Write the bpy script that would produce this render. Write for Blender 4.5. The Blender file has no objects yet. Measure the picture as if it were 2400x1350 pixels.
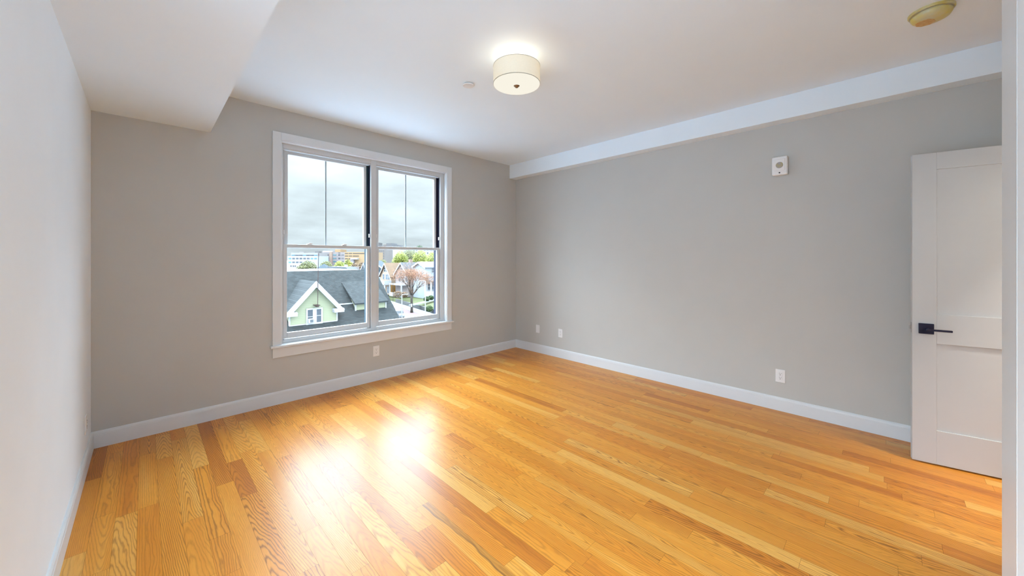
import bpy, bmesh, math, random
from mathutils import Vector, Matrix, noise as mnoise
random.seed(7)
sc = bpy.context.scene
COL = sc.collection
PI = math.pi

# ------------------------------------------------------------------ camera
CAM_H = 1.37
YAW = math.radians(45.31)
FOC = 868.2                      # focal length in pixels of the 2400 wide frame
cam_d = bpy.data.cameras.new('camera')
cam = bpy.data.objects.new('camera', cam_d)
COL.objects.link(cam)
cam.location = (0, 0, CAM_H)
cam.rotation_euler = (PI / 2, 0, YAW - PI / 2)
cam_d.sensor_width = 36.0
cam_d.lens = 36.0 * FOC / 2400
cam_d.shift_y = -(675 - 604.6) / 2400
cam_d.clip_start = 0.02
cam_d.clip_end = 3000
sc.camera = cam

# ------------------------------------------------------------------ sky and exposure
sc.view_settings.view_transform = 'Standard'
sc.view_settings.look = 'None'
sc.view_settings.exposure = 0.36
sc.view_settings.gamma = 1.0
sc.view_settings.use_curve_mapping = False
sc.cycles.max_bounces = 14
sc.cycles.diffuse_bounces = 8
sc.cycles.transparent_max_bounces = 24
sc.cycles.sample_clamp_indirect = 8.0

SKY_LOW = 0.78       # overcast sky near the horizon
SKY_HIGH = 14.5      # bright cloud with the sun behind it, in front of the window
SKY_BACK = 4.5       # the sky over the roof of this building

world = bpy.data.worlds.new('overcast_sky')
sc.world = world
world.use_nodes = True


class NT:
    """small node-tree writer"""
    def __init__(self, tree):
        self.t = tree
        tree.nodes.clear()

    def n(self, kind, **kw):
        nd = self.t.nodes.new(kind)
        for k, v in kw.items():
            setattr(nd, k, v)
        return nd

    def link(self, a, b):
        self.t.links.new(a, b)

    def put(self, sock, v):
        if isinstance(v, bpy.types.NodeSocket):
            self.t.links.new(v, sock)
        else:
            sock.default_value = v

    def math(self, op, a, b=0.0, c=None, clamp=False):
        nd = self.n('ShaderNodeMath', operation=op, use_clamp=clamp)
        self.put(nd.inputs[0], a)
        self.put(nd.inputs[1], b)
        if c is not None:
            self.put(nd.inputs[2], c)
        return nd.outputs[0]

    def mix(self, f, a, b, mode='MIX'):
        nd = self.n('ShaderNodeMix', data_type='RGBA', blend_type=mode)
        self.put(nd.inputs[0], f)
        self.put(nd.inputs[6], a)
        self.put(nd.inputs[7], b)
        return nd.outputs[2]

    def range(self, v, a, b, c=0.0, d=1.0, kind='SMOOTHSTEP'):
        nd = self.n('ShaderNodeMapRange', interpolation_type=kind)
        self.put(nd.inputs[0], v)
        nd.inputs[1].default_value = a
        nd.inputs[2].default_value = b
        nd.inputs[3].default_value = c
        nd.inputs[4].default_value = d
        return nd.outputs[0]

    def noise(self, vec, scale=5.0, detail=3.0, rough=0.5):
        nd = self.n('ShaderNodeTexNoise')
        self.put(nd.inputs['Vector'], vec)
        nd.inputs['Scale'].default_value = scale
        nd.inputs['Detail'].default_value = detail
        nd.inputs['Roughness'].default_value = rough
        return nd.outputs['Fac']

    def xyz(self, x, y, z):
        nd = self.n('ShaderNodeCombineXYZ')
        for s, v in zip(nd.inputs, (x, y, z)):
            self.put(s, v)
        return nd.outputs[0]


def c4(c):
    return (c[0], c[1], c[2], 1.0)


w = NT(world.node_tree)
tc = w.n('ShaderNodeTexCoord')
sep = w.n('ShaderNodeSeparateXYZ')
w.link(tc.outputs['Generated'], sep.inputs[0])
sx, sy, sz = sep.outputs
up = w.range(sz, 0.215, 0.46)
front = w.range(sy, -0.05, 0.50)
lobe = w.math('MULTIPLY', up, front)
zen = w.math('MULTIPLY', w.range(sz, 0.05, 0.6), w.math('SUBTRACT', 1.0, front))
back = w.range(w.math('ADD', w.math('MULTIPLY', sy, 0.6), w.math('MULTIPLY', sx, 0.8)), 0.2, -0.4)
inv = w.math('DIVIDE', 1.0, w.math('ADD', w.math('ABSOLUTE', sz), 0.22))
cl = w.noise(w.xyz(w.math('MULTIPLY', sx, inv), w.math('MULTIPLY', sy, inv), 3.1), 1.6, 6.0, 0.55)
cloud = w.range(cl, 0.33, 0.68, 0.82, 1.15, 'LINEAR')
low = w.range(sz, 0.0, 0.22, SKY_LOW * 0.86, SKY_LOW * 1.22, 'LINEAR')
st = w.math('MULTIPLY', low, cloud)
hi = w.math('MULTIPLY', lobe, SKY_HIGH)
hi = w.math('MULTIPLY_ADD', back, SKY_BACK, hi)
hi = w.math('MULTIPLY_ADD', zen, SKY_BACK, hi)
bg = w.n('ShaderNodeBackground')                  # grey cloud along the horizon
bg.inputs[0].default_value = (0.83, 0.94, 1.01, 1)
w.link(st, bg.inputs[1])
bg2 = w.n('ShaderNodeBackground')                 # thin bluish cloud higher up
bg2.inputs[0].default_value = (0.765, 0.93, 1.13, 1)
w.link(hi, bg2.inputs[1])
ws = w.n('ShaderNodeAddShader')
w.link(bg.outputs[0], ws.inputs[0])
w.link(bg2.outputs[0], ws.inputs[1])
wo = w.n('ShaderNodeOutputWorld')
w.link(ws.outputs[0], wo.inputs[0])


def area(name, loc, rot, size, power, color, size_y=None):
    d = bpy.data.lights.new(name, 'AREA')
    d.energy = power
    d.color = color
    d.size = size
    if size_y:
        d.shape = 'RECTANGLE'
        d.size_y = size_y
    o = bpy.data.objects.new(name, d)
    COL.objects.link(o)
    o.location = loc
    o.rotation_euler = rot
    return o


# ------------------------------------------------------------------ materials
EXT = 1.0


def mat(name, color, rough=0.5, var=0.0, vscale=8.0, metal=0.0, bump=0.0, bscale=60.0, spec=0.5, color2=None):
    color = tuple(x * EXT for x in color)
    color2 = color2 and tuple(x * EXT for x in color2)
    m = bpy.data.materials.new(name)
    m.use_nodes = True
    t = NT(m.node_tree)
    p = t.n('ShaderNodeBsdfPrincipled')
    o = t.n('ShaderNodeOutputMaterial')
    t.link(p.outputs[0], o.inputs[0])
    p.inputs['Roughness'].default_value = rough
    p.inputs['Metallic'].default_value = metal
    p.inputs['Specular IOR Level'].default_value = spec
    if var > 0 or color2:
        co = t.n('ShaderNodeTexCoord').outputs['Object']
        f = t.noise(co, vscale, 4.0, 0.55)
        c2 = color2 or tuple(min(1, x * (1 - var)) for x in color)
        f = t.range(f, 0.35, 0.65, 0, 1, 'LINEAR')
        t.link(t.mix(f, c4(color), c4(c2)), p.inputs['Base Color'])
    else:
        p.inputs['Base Color'].default_value = c4(color)
    if bump > 0:
        co = t.n('ShaderNodeTexCoord').outputs['Object']
        b = t.n('ShaderNodeBump')
        b.inputs['Strength'].default_value = bump
        b.inputs['Distance'].default_value = 0.002
        t.link(t.noise(co, bscale, 3.0), b.inputs['Height'])
        t.link(b.outputs[0], p.inputs['Normal'])
    return m


def emis(name, color, strength):
    m = bpy.data.materials.new(name)
    m.use_nodes = True
    t = NT(m.node_tree)
    e = t.n('ShaderNodeEmission')
    e.inputs[0].default_value = c4(color)
    e.inputs[1].default_value = strength
    o = t.n('ShaderNodeOutputMaterial')
    t.link(e.outputs[0], o.inputs[0])
    return m


def striped(name, color, dark, pitch, axis='Z', line=0.12, var=0.1, brick=None):
    """boards, shingles or siding: courses of a real pitch with a dark joint"""
    color = tuple(x * EXT for x in color)
    dark = tuple(x * EXT for x in dark)
    m = bpy.data.materials.new(name)
    m.use_nodes = True
    t = NT(m.node_tree)
    p = t.n('ShaderNodeBsdfPrincipled')
    p.inputs['Roughness'].default_value = 0.8
    p.inputs['Specular IOR Level'].default_value = 0.2
    o = t.n('ShaderNodeOutputMaterial')
    t.link(p.outputs[0], o.inputs[0])
    co = t.n('ShaderNodeTexCoord').outputs['Object']
    s = t.n('ShaderNodeSeparateXYZ')
    t.link(co, s.inputs[0])
    ax = {'X': 0, 'Y': 1, 'Z': 2}[axis]
    row = t.math('DIVIDE', s.outputs[ax], pitch)
    fr = t.math('FRACT', row)
    ln = t.math('LESS_THAN', fr, line)
    col = t.mix(ln, c4(color), c4(dark))
    if brick:
        idr = t.math('FLOOR', row)
        off = t.math('MULTIPLY', t.math('FRACT', t.math('MULTIPLY', idr, 0.37)), brick)
        u = t.math('FLOOR', t.math('DIVIDE', t.math('ADD', s.outputs[0], off), brick))
        wn = t.n('ShaderNodeTexWhiteNoise', noise_dimensions='3D')
        t.link(t.xyz(u, idr, 1.0), wn.inputs['Vector'])
        k = t.math('MULTIPLY_ADD', wn.outputs['Value'], 0.42, 0.79)
        col = t.mix(1.0, col, t.xyz(k, k, k), 'MULTIPLY')
    f = t.noise(co, 1.3, 4.0)
    k2 = t.math('MULTIPLY_ADD', f, var * 2, 1 - var)
    col = t.mix(1.0, col, t.xyz(k2, k2, k2), 'MULTIPLY')
    t.link(col, p.inputs['Base Color'])
    return m


M = {}
M['greige'] = mat('greige_paint', (0.52, 0.513, 0.482), 0.6, 0.02, 3, bump=0.06, bscale=220)
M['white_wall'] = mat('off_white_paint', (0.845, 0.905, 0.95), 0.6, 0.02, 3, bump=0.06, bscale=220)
M['ceiling'] = mat('ceiling_paint', (0.79, 0.875, 0.94), 0.7, 0.01, 3, bump=0.05, bscale=200)
M['trim'] = mat('white_trim_paint', (0.69, 0.71, 0.72), 0.35, 0.015, 4)
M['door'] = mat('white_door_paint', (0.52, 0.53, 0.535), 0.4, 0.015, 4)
M['vinyl'] = mat('white_vinyl', (0.60, 0.615, 0.62), 0.35, 0.01, 4)
M['liner'] = mat('dark_jamb_liner', (0.006, 0.008, 0.03), 0.45, 0.2, 20)
M['liner_sky'] = mat('sky_tinted_jamb_liner', (0.016, 0.042, 0.058), 0.4, 0.2, 20)  # same dark liner, with the sky's reflection put into its colour
M['grille'] = mat('grey_grille', (0.42, 0.46, 0.50), 0.4, 0.1, 20)
M['plate'] = mat('white_plate_plastic', (0.80, 0.79, 0.78), 0.3, 0.01, 20)
M['slot'] = mat('dark_slot', (0.03, 0.03, 0.032), 0.5, 0.2, 200)
M['black'] = mat('dark_navy_metal', (0.004, 0.004, 0.03), 0.45, 0.2, 40)
M['steel'] = mat('latch_steel', (0.45, 0.44, 0.42), 0.3, 0.1, 90, metal=1.0)
M['bronze'] = mat('finial_bronze', (0.30, 0.20, 0.12), 0.35, 0.1, 90, metal=0.8)
M['rim'] = mat('shade_rim', (0.42, 0.38, 0.30), 0.5, 0.1, 60)
M['cover'] = mat('yellow_dust_cover', (0.62, 0.50, 0.10), 0.35, 0.0, 14, color2=(0.58, 0.56, 0.36))
M['cover_stain'] = mat('amber_label', (0.55, 0.30, 0.07), 0.45, 0.0, 60, color2=(0.62, 0.42, 0.16))
M['speaker'] = mat('speaker_grille', (0.45, 0.36, 0.12), 0.5, 0.0, 90, color2=(0.34, 0.33, 0.38))
M['subfloor'] = mat('subfloor', (0.05, 0.03, 0.015), 0.8, 0.2, 9)
M['hall'] = mat('hall_paint', (0.7, 0.68, 0.64), 0.6, 0.02, 3)


def glass_mat():
    m = bpy.data.materials.new('window_glass')
    m.use_nodes = True
    t = NT(m.node_tree)
    tr = t.n('ShaderNodeBsdfTransparent')
    tr.inputs[0].default_value = (0.965, 0.985, 0.98, 1)
    gl = t.n('ShaderNodeBsdfGlossy')
    gl.inputs['Roughness'].default_value = 0.01
    lw = t.n('ShaderNodeLayerWeight')
    lw.inputs[0].default_value = 0.5
    fz = t.math('MULTIPLY_ADD', t.math('POWER', lw.outputs['Facing'], 5.0), 0.99, 0.010)
    mx = t.n('ShaderNodeMixShader')
    t.link(fz, mx.inputs[0])
    t.link(tr.outputs[0], mx.inputs[1])
    t.link(gl.outputs[0], mx.inputs[2])
    o = t.n('ShaderNodeOutputMaterial')
    t.link(mx.outputs[0], o.inputs[0])
    return m


M['glass'] = glass_mat()


def floor_mat():
    m = bpy.data.materials.new('oak_strip_flooring')
    m.use_nodes = True
    t = NT(m.node_tree)
    p = t.n('ShaderNodeBsdfPrincipled')
    o = t.n('ShaderNodeOutputMaterial')
    t.link(p.outputs[0], o.inputs[0])
    uv = t.n('ShaderNodeUVMap', uv_map='grain')
    s = t.n('ShaderNodeSeparateXYZ')
    t.link(uv.outputs[0], s.inputs[0])
    u, v = s.outputs[0], s.outputs[1]
    at = t.n('ShaderNodeAttribute', attribute_name='plank')
    r = t.n('ShaderNodeSeparateColor')
    t.link(at.outputs['Color'], r.inputs[0])
    tone, r2, r3 = r.outputs
    # growth-ring field: hyperbolic arches (flat sawn) to straight lines (quarter sawn)
    wob = t.math('SUBTRACT', t.noise(t.xyz(t.math('MULTIPLY', u, 14.0), t.math('MULTIPLY', v, 2.6), t.math('MULTIPLY', r2, 40.0)), 1.0, 2.5, 0.5), 0.5)
    wob2 = t.math('SUBTRACT', t.noise(t.xyz(t.math('MULTIPLY', u, 60.0), t.math('MULTIPLY', v, 11.0), t.math('MULTIPLY', r3, 40.0)), 1.0, 2.0, 0.5), 0.5)
    uc = t.math('ADD', u, t.math('MULTIPLY', t.math('SUBTRACT', r2, 0.5), 0.085))
    uc = t.math('ADD', uc, t.math('MULTIPLY', wob, 0.035))
    un = t.math('DIVIDE', uc, t.math('MULTIPLY_ADD', t.math('FRACT', t.math('MULTIPLY', r2, 7.31)), 0.009, 0.0062))
    hyp = t.math('SQRT', t.math('ADD', t.math('MULTIPLY', un, un), 1.3))
    flat = t.math('GREATER_THAN', r3, 0.42)
    sl = t.math('MULTIPLY', flat, t.math('MULTIPLY_ADD', r3, 9.0, 3.5))
    sgn = t.math('SUBTRACT', t.math('MULTIPLY', t.math('GREATER_THAN', r2, 0.5), 2.0), 1.0)
    val = t.math('ADD', hyp, t.math('MULTIPLY', t.math('MULTIPLY', v, sl), sgn))
    val = t.math('ADD', val, t.math('MULTIPLY', wob, 3.4))
    val = t.math('ADD', val, t.math('MULTIPLY', wob2, 0.8))
    sn = t.math('SINE', t.math('MULTIPLY', val, 2 * PI))
    ring = t.math('POWER', t.math('MULTIPLY_ADD', sn, 0.5, 0.5), 3.0)
    pores = t.noise(t.xyz(t.math('MULTIPLY', u, 520.0), t.math('MULTIPLY', v, 16.0), r2), 1.0, 3.0, 0.6)
    pores = t.range(pores, 0.45, 0.72, 0, 1, 'LINEAR')
    soft = t.noise(t.xyz(t.math('MULTIPLY', u, 22.0), t.math('MULTIPLY', v, 1.7), t.math('MULTIPLY', r3, 17.0)), 1.0, 3.0, 0.5)
    ramp = t.n('ShaderNodeValToRGB')
    cr = ramp.color_ramp
    cr.elements[0].position = 0.0
    cr.elements[0].color = (0.79, 0.405, 0.090, 1)
    cr.elements[1].position = 1.0
    cr.elements[1].color = (0.50, 0.160, 0.020, 1)
    e = cr.elements.new(0.35)
    e.color = (0.75, 0.312, 0.040, 1)
    e = cr.elements.new(0.7)
    e.color = (0.67, 0.240, 0.026, 1)
    t.link(t.math('ADD', tone, t.math('MULTIPLY', t.math('SUBTRACT', soft, 0.5), 0.75), clamp=True), ramp.inputs[0])
    rk = t.math('FRACT', t.math('MULTIPLY', t.math('ADD', r2, r3), 3.77))
    dk = t.math('MULTIPLY', ring, t.math('MULTIPLY_ADD', t.math('MULTIPLY', rk, rk), 0.55, 0.24))
    dk = t.math('ADD', dk, t.math('MULTIPLY', pores, 0.20), clamp=True)
    col = t.mix(dk, ramp.outputs[0], (0.24, 0.078, 0.012, 1))
    # mineral streaks and knots
    st = t.noise(t.xyz(t.math('MULTIPLY', u, 30.0), t.math('MULTIPLY', v, 1.3), t.math('MULTIPLY', r3, 91.0)), 1.0, 2.0, 0.5)
    st = t.math('MULTIPLY', t.range(st, 0.70, 0.80), t.math('GREATER_THAN', r2, 0.72))
    col = t.mix(t.math('MULTIPLY', st, 0.55), col, (0.12, 0.05, 0.018, 1))
    sw = t.noise(t.xyz(3.0, t.math('MULTIPLY', v, 3.2), 0.5), 1.0, 2.0, 0.5)
    ed = t.math('ABSOLUTE', t.math('SUBTRACT', u, t.math('MULTIPLY', t.math('SUBTRACT', sw, 0.45), 0.10)))
    band = t.math('MULTIPLY', t.range(ed, 0.009, 0.001), t.range(wob, -0.3, 0.1, 0.3, 1.0))
    body = t.range(t.math('SUBTRACT', u, t.math('MULTIPLY', t.math('SUBTRACT', sw, 0.45), 0.10)), -0.004, 0.004, 0.0, 0.5)
    band = t.math('MULTIPLY', t.math('MAXIMUM', band, body), t.math('SUBTRACT', 1.0, at.outputs['Alpha']))
    col = t.mix(t.math('MULTIPLY', band, 0.75), col, (0.14, 0.06, 0.022, 1))
    t.link(col, p.inputs['Base Color'])
    rg = t.math('MULTIPLY_ADD', pores, 0.06, 0.30)
    t.link(rg, p.inputs['Roughness'])
    p.inputs['Specular IOR Level'].default_value = 0.29
    b = t.n('ShaderNodeBump')
    b.inputs['Strength'].default_value = 0.10
    b.inputs['Distance'].default_value = 0.0006
    h = t.math('ADD', t.math('MULTIPLY', ring, -0.5), t.math('MULTIPLY', pores, -0.4))
    t.link(h, b.inputs['Height'])
    t.link(b.outputs[0], p.inputs['Normal'])
    return m


M['floor'] = floor_mat()

# exterior (all base colours darkened to stand in for weaker daylight)
EXT = 0.37
M['asphalt'] = mat('street_asphalt', (0.36, 0.33, 0.33), 0.9, 0.12, 0.6)
M['brickpave'] = mat('reddish_paving', (0.36, 0.22, 0.20), 0.9, 0.2, 2)
M['concrete'] = mat('pale_concrete', (0.82, 0.95, 1.08), 0.85, 0.1, 0.8)
M['grass'] = mat('lawn_grass', (0.13, 0.19, 0.035), 0.9, 0.0, 0.9, color2=(0.20, 0.17, 0.05))
M['stone'] = mat('wall_stone', (0.20, 0.19, 0.17), 0.9, 0.4, 3)
M['shingle'] = striped('slate_grey_shingles', (0.062, 0.069, 0.067), (0.036, 0.040, 0.039), 0.10, 'Z', 0.22, 0.12, 0.22)
M['siding'] = striped('pale_green_siding', (0.56, 0.56, 0.35), (0.45, 0.45, 0.27), 0.115, 'Z', 0.14, 0.03)
M['wtrim'] = mat('outdoor_white_trim', (0.72, 0.71, 0.70), 0.6, 0.06, 3)
M['wglass'] = mat('dim_window_glass', (0.12, 0.13, 0.14), 0.15, 0.3, 1.0)
M['rust'] = mat('rusty_pipe', (0.10, 0.045, 0.03), 0.8, 0.3, 6)
M['ac'] = mat('air_conditioner_case', (0.70, 0.70, 0.68), 0.5, 0.05, 5)
M['acg'] = mat('air_conditioner_grille', (0.15, 0.17, 0.18), 0.6, 0.2, 20)
M['flatroof'] = mat('white_roof_membrane', (0.66, 0.64, 0.60), 0.8, 0.08, 0.5)
M['hosp'] = mat('pale_panel_wall', (0.62, 0.68, 0.74), 0.7, 0.05, 0.1)
M['hosp2'] = mat('warm_grey_storey', (0.42, 0.37, 0.34), 0.8, 0.1, 0.2)
M['brick'] = mat('greyed_brick', (0.40, 0.33, 0.31), 0.9, 0.12, 0.15)
M['brick2'] = mat('salmon_brick', (0.50, 0.33, 0.24), 0.9, 0.1, 0.2)
M['garage'] = mat('tan_garage_concrete', (0.52, 0.32, 0.15), 0.85, 0.08, 0.1)
M['void'] = mat('dark_parking_deck', (0.10, 0.075, 0.06), 0.9, 0.3, 0.3)
M['teal'] = mat('teal_glazing', (0.16, 0.30, 0.33), 0.3, 0.3, 0.3)
M['dwin'] = mat('dark_window', (0.12, 0.12, 0.13), 0.3, 0.4, 0.4)
M['cream'] = mat('cream_tower_wall', (0.68, 0.63, 0.55), 0.8, 0.05, 0.1)
M['brown'] = mat('brown_tower_brick', (0.30, 0.24, 0.20), 0.9, 0.15, 0.15)
M['greybrown'] = mat('grey_brown_block', (0.22, 0.20, 0.19), 0.9, 0.15, 0.15)
M['pink'] = mat('pinkish_stucco', (0.50, 0.42, 0.39), 0.85, 0.06, 0.15)
M['tan'] = mat('tan_clapboard', (0.72, 0.50, 0.33), 0.8, 0.08, 0.8)
M['tanroof'] = mat('tan_shingle_roof', (0.34, 0.21, 0.12), 0.9, 0.18, 0.8)
M['orange'] = mat('orange_clapboard', (0.75, 0.36, 0.08), 0.85, 0.12, 1)
M['greyroof'] = mat('grey_shingle_roof', (0.17, 0.18, 0.19), 0.9, 0.15, 0.8)
M['paleroof'] = mat('pale_grey_roof', (0.36, 0.37, 0.39), 0.8, 0.08, 0.8)
M['darkroof'] = mat('blue_grey_roof', (0.075, 0.11, 0.13), 0.9, 0.2, 0.8)
M['palewall'] = mat('pale_blue_white_siding', (0.52, 0.56, 0.58), 0.7, 0.05, 0.8)
M['bark'] = mat('grey_brown_bark', (0.13, 0.10, 0.075), 0.9, 0.35, 2)
M['bud'] = mat('red_orange_buds', (0.62, 0.22, 0.09), 0.8, 0.0, 1.2, color2=(0.52, 0.29, 0.15))
M['leafy'] = mat('yellow_green_leaves', (0.75, 0.66, 0.07), 0.7, 0.0, 0.7, color2=(0.22, 0.30, 0.05))
M['leafg'] = mat('bright_green_leaves', (0.40, 0.46, 0.05), 0.7, 0.0, 0.7, color2=(0.54, 0.55, 0.08))
M['leafo'] = mat('olive_leaves', (0.36, 0.37, 0.12), 0.8, 0.0, 0.7, color2=(0.30, 0.28, 0.13))
M['leafb'] = mat('bare_russet_twigs', (0.32, 0.17, 0.10), 0.85, 0.0, 0.9, color2=(0.38, 0.28, 0.14))
M['bush'] = mat('dark_green_bush', (0.05, 0.11, 0.02), 0.85, 0.0, 3, color2=(0.09, 0.15, 0.03))
M['pole'] = mat('galvanised_white_pole', (0.62, 0.63, 0.64), 0.5, 0.08, 1)
M['carw'] = mat('white_car_paint', (0.72, 0.72, 0.72), 0.3, 0.02, 1)
M['card'] = mat('dark_car_paint', (0.07, 0.08, 0.10), 0.3, 0.1, 1)
M['tyre'] = mat('tyre_rubber', (0.02, 0.02, 0.02), 0.9, 0.2, 9)


# ------------------------------------------------------------------ geometry helpers
class MB:
    """collects shapes into one bmesh and links them as ONE mesh object"""
    def __init__(self):
        self.bm = bmesh.new()

    def box(self, x0, x1, y0, y1, z0, z1, mx=None):
        v = [Vector((x, y, z)) for z in (z0, z1) for y in (y0, y1) for x in (x0, x1)]
        if mx is not None:
            v = [mx @ p for p in v]
        v = [self.bm.verts.new(p) for p in v]
        for f in ((0, 2, 3, 1), (4, 5, 7, 6), (0, 1, 5, 4), (2, 6, 7, 3), (0, 4, 6, 2), (1, 3, 7, 5)):
            self.bm.faces.new([v[i] for i in f])
        return self

    def poly(self, pts):
        self.bm.faces.new([self.bm.verts.new(Vector(p)) for p in pts])
        return self

    def prism(self, pts, vec):
        """closed solid: polygon pts swept along vec"""
        a = [self.bm.verts.new(Vector(p)) for p in pts]
        b = [self.bm.verts.new(Vector(p) + Vector(vec)) for p in pts]
        n = len(a)
        self.bm.faces.new(a)
        self.bm.faces.new(list(reversed(b)))
        for i in range(n):
            self.bm.faces.new([a[i], b[i], b[(i + 1) % n], a[(i + 1) % n]])
        return self

    def lathe(self, prof, center=(0, 0, 0), seg=48, mx=None, cap=True):
        """prof: (radius, z) from bottom to top"""
        c = Vector(center)
        rings = []
        for r, z in prof:
            ring = []
            for i in range(seg):
                a = 2 * PI * i / seg
                p = Vector((r * math.cos(a), r * math.sin(a), z))
                if mx is not None:
                    p = mx @ p
                ring.append(self.bm.verts.new(p + c))
            rings.append(ring)
        for a, b in zip(rings, rings[1:]):
            for i in range(seg):
                self.bm.faces.new([a[i], a[(i + 1) % seg], b[(i + 1) % seg], b[i]])
        if cap:
            self.bm.faces.new(list(reversed(rings[0])))
            self.bm.faces.new(rings[-1])
        return self

    def tube(self, pts, rads, seg=8):
        pts = [Vector(p) for p in pts]
        rings = []
        for i, p in enumerate(pts):
            d = (pts[min(i + 1, len(pts) - 1)] - pts[max(i - 1, 0)]).normalized()
            a = d.orthogonal().normalized()
            b = d.cross(a)
            r = rads[i] if isinstance(rads, (list, tuple)) else rads
            rings.append([self.bm.verts.new(p + (a * math.cos(2 * PI * k / seg) + b * math.sin(2 * PI * k / seg)) * r) for k in range(seg)])
        for a, b in zip(rings, rings[1:]):
            # align ring starts
            best = min(range(seg), key=lambda s: (b[s].co - a[0].co).length)
            b = b[best:] + b[:best]
            for i in range(seg):
                self.bm.faces.new([a[i], a[(i + 1) % seg], b[(i + 1) % seg], b[i]])
        self.bm.faces.new(list(reversed(rings[0])))
        self.bm.faces.new(rings[-1])
        return self

    def build(self, name, material, parent=None, bevel=0.0, smooth=False, seg=2):
        bmesh.ops.recalc_face_normals(self.bm, faces=self.bm.faces)
        me = bpy.data.meshes.new(name)
        self.bm.to_mesh(me)
        self.bm.free()
        o = bpy.data.objects.new(name, me)
        COL.objects.link(o)
        if material is not None:
            me.materials.append(material)
        if parent is not None:
            o.parent = parent
        if smooth:
            for p in me.polygons:
                p.use_smooth = True
        if bevel > 0:
            b = o.modifiers.new('bevel', 'BEVEL')
            b.width = bevel
            b.segments = seg
            b.limit_method = 'ANGLE'
        return o


def tag(o, label=None, cat=None, group=None, kind=None):
    if label:
        o['label'] = label
    if cat:
        o['category'] = cat
    if group:
        o['group'] = group
    if kind:
        o['kind'] = kind
    return o


def empty(name, loc=(0, 0, 0), rotz=0.0, label=None, cat=None, group=None, kind=None):
    o = bpy.data.objects.new(name, None)
    o.empty_display_size = 0.1
    COL.objects.link(o)
    o.location = loc
    o.rotation_euler = (0, 0, rotz)
    return tag(o, label, cat, group, kind)


def copy_tree(o, parent=None):
    c = o.copy()
    COL.objects.link(c)
    c.parent = parent
    for ch in [x for x in COL.objects if x.parent == o]:
        copy_tree(ch, c)
    return c


# ------------------------------------------------------------------ room dimensions
XL, XR, YW, YN = -0.279, 4.053, 4.014, -0.295
ZC = 2.770
YD = -0.92            # wall with the entry door, in the recess beyond the closet end
XN = 2.203            # free end of the near wall
T = 0.2

# floor ---------------------------------------------------------------
PW = 0.083
bm = bmesh.new()
uvl = bm.loops.layers.uv.new('grain')
cl_ = bm.loops.layers.float_color.new('plank')
rnd = random.Random(11)
STREAK = (1.13, 1.81)       # far end of the one plank with a dark mineral streak
x = XL
while x < XR:
    x1 = min(x + PW, XR)
    y = YD - 0.9 - rnd.random() * 0.9
    dark = x <= STREAK[0] < x1
    if dark:
        y = STREAK[1] - 1.3 - 2.6
    while y < YW:
        y1 = y + rnd.choice((0.35, 0.5, 0.65, 0.8, 1.0, 1.2, 1.4)) * rnd.uniform(0.85, 1.15)
        if dark:
            y1 = y + 1.3
        ya, yb = max(y, YD - 0.9), min(y1, YW)
        if yb - ya > 0.02:
            g = 0.00035
            vs = [bm.verts.new((a, b, 0)) for a, b in ((x + g, ya + g), (x1 - g, ya + g), (x1 - g, yb - g), (x + g, yb - g))]
            f = bm.faces.new(vs)
            q = rnd.random()
            tone = min(1, max(0, rnd.gauss(0.47, 0.15)))
            if q > 0.95:
                tone = rnd.uniform(0.80, 0.98)
            elif q < 0.06:
                tone = rnd.uniform(0.0, 0.1)
            r2, r3, off = rnd.random(), rnd.random(), rnd.uniform(-30, 30)
            for lp in f.loops:
                lp[uvl].uv = (lp.vert.co.x - (x + PW / 2), lp.vert.co.y - ya + off)
                lp[cl_] = (tone, r2, r3, 0.0 if dark and abs(yb - STREAK[1]) < 0.01 else 1.0)
        y = y1
    x = x1
me = bpy.data.meshes.new('floor')
bm.to_mesh(me)
bm.free()
floor = bpy.data.objects.new('floor', me)
COL.objects.link(floor)
me.materials.append(M['floor'])
tag(floor, 'glossy golden oak strip floor running towards the window', 'floor', kind='structure')
tag(MB().box(XL - T, XR + T, YD - 0.9, YW + T, -0.25, -0.002).build('floor_slab', M['subfloor']), 'dark subfloor under the oak strips', 'floor', kind='structure')

# walls ---------------------------------------------------------------
OX0, OX1, OZ0, OZ1 = 0.900, 2.776, 0.530, 2.484      # rough opening
o = (MB().box(XL - T, OX0, YW, YW + T, 0, ZC).box(OX1, XR + T, YW, YW + T, 0, ZC)
     .box(OX0, OX1, YW, YW + T, 0, OZ0).box(OX0, OX1, YW, YW + T, OZ1, ZC)).build('wall_back', M['greige'])
tag(o, 'greige painted wall holding the window', 'wall', kind='structure')
NY0, NY1, NZ0, NZ1 = -0.18, 1.42, 0.30, 2.30      # opening for the added window, out of view beside the camera
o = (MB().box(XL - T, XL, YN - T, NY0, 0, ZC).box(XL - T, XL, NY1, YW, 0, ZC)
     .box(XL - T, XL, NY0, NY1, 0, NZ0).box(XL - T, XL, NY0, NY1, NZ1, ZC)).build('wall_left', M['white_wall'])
tag(o, 'pale off-white wall along the left side', 'wall', kind='structure')
o = MB().box(XR, XR + T, YD - 0.9, YW, 0, ZC).build('wall_right', M['greige'])
tag(o, 'long greige wall on the right under the white beam', 'wall', kind='structure')
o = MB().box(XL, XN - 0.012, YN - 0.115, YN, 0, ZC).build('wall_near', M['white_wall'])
tag(o, 'white near wall ending beside the entry recess', 'wall', kind='structure')
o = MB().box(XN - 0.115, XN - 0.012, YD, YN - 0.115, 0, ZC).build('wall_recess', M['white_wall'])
tag(o, 'side wall of the entry recess', 'wall', kind='structure')
DX1 = 3.835
DX0 = DX1 - 0.80
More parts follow.
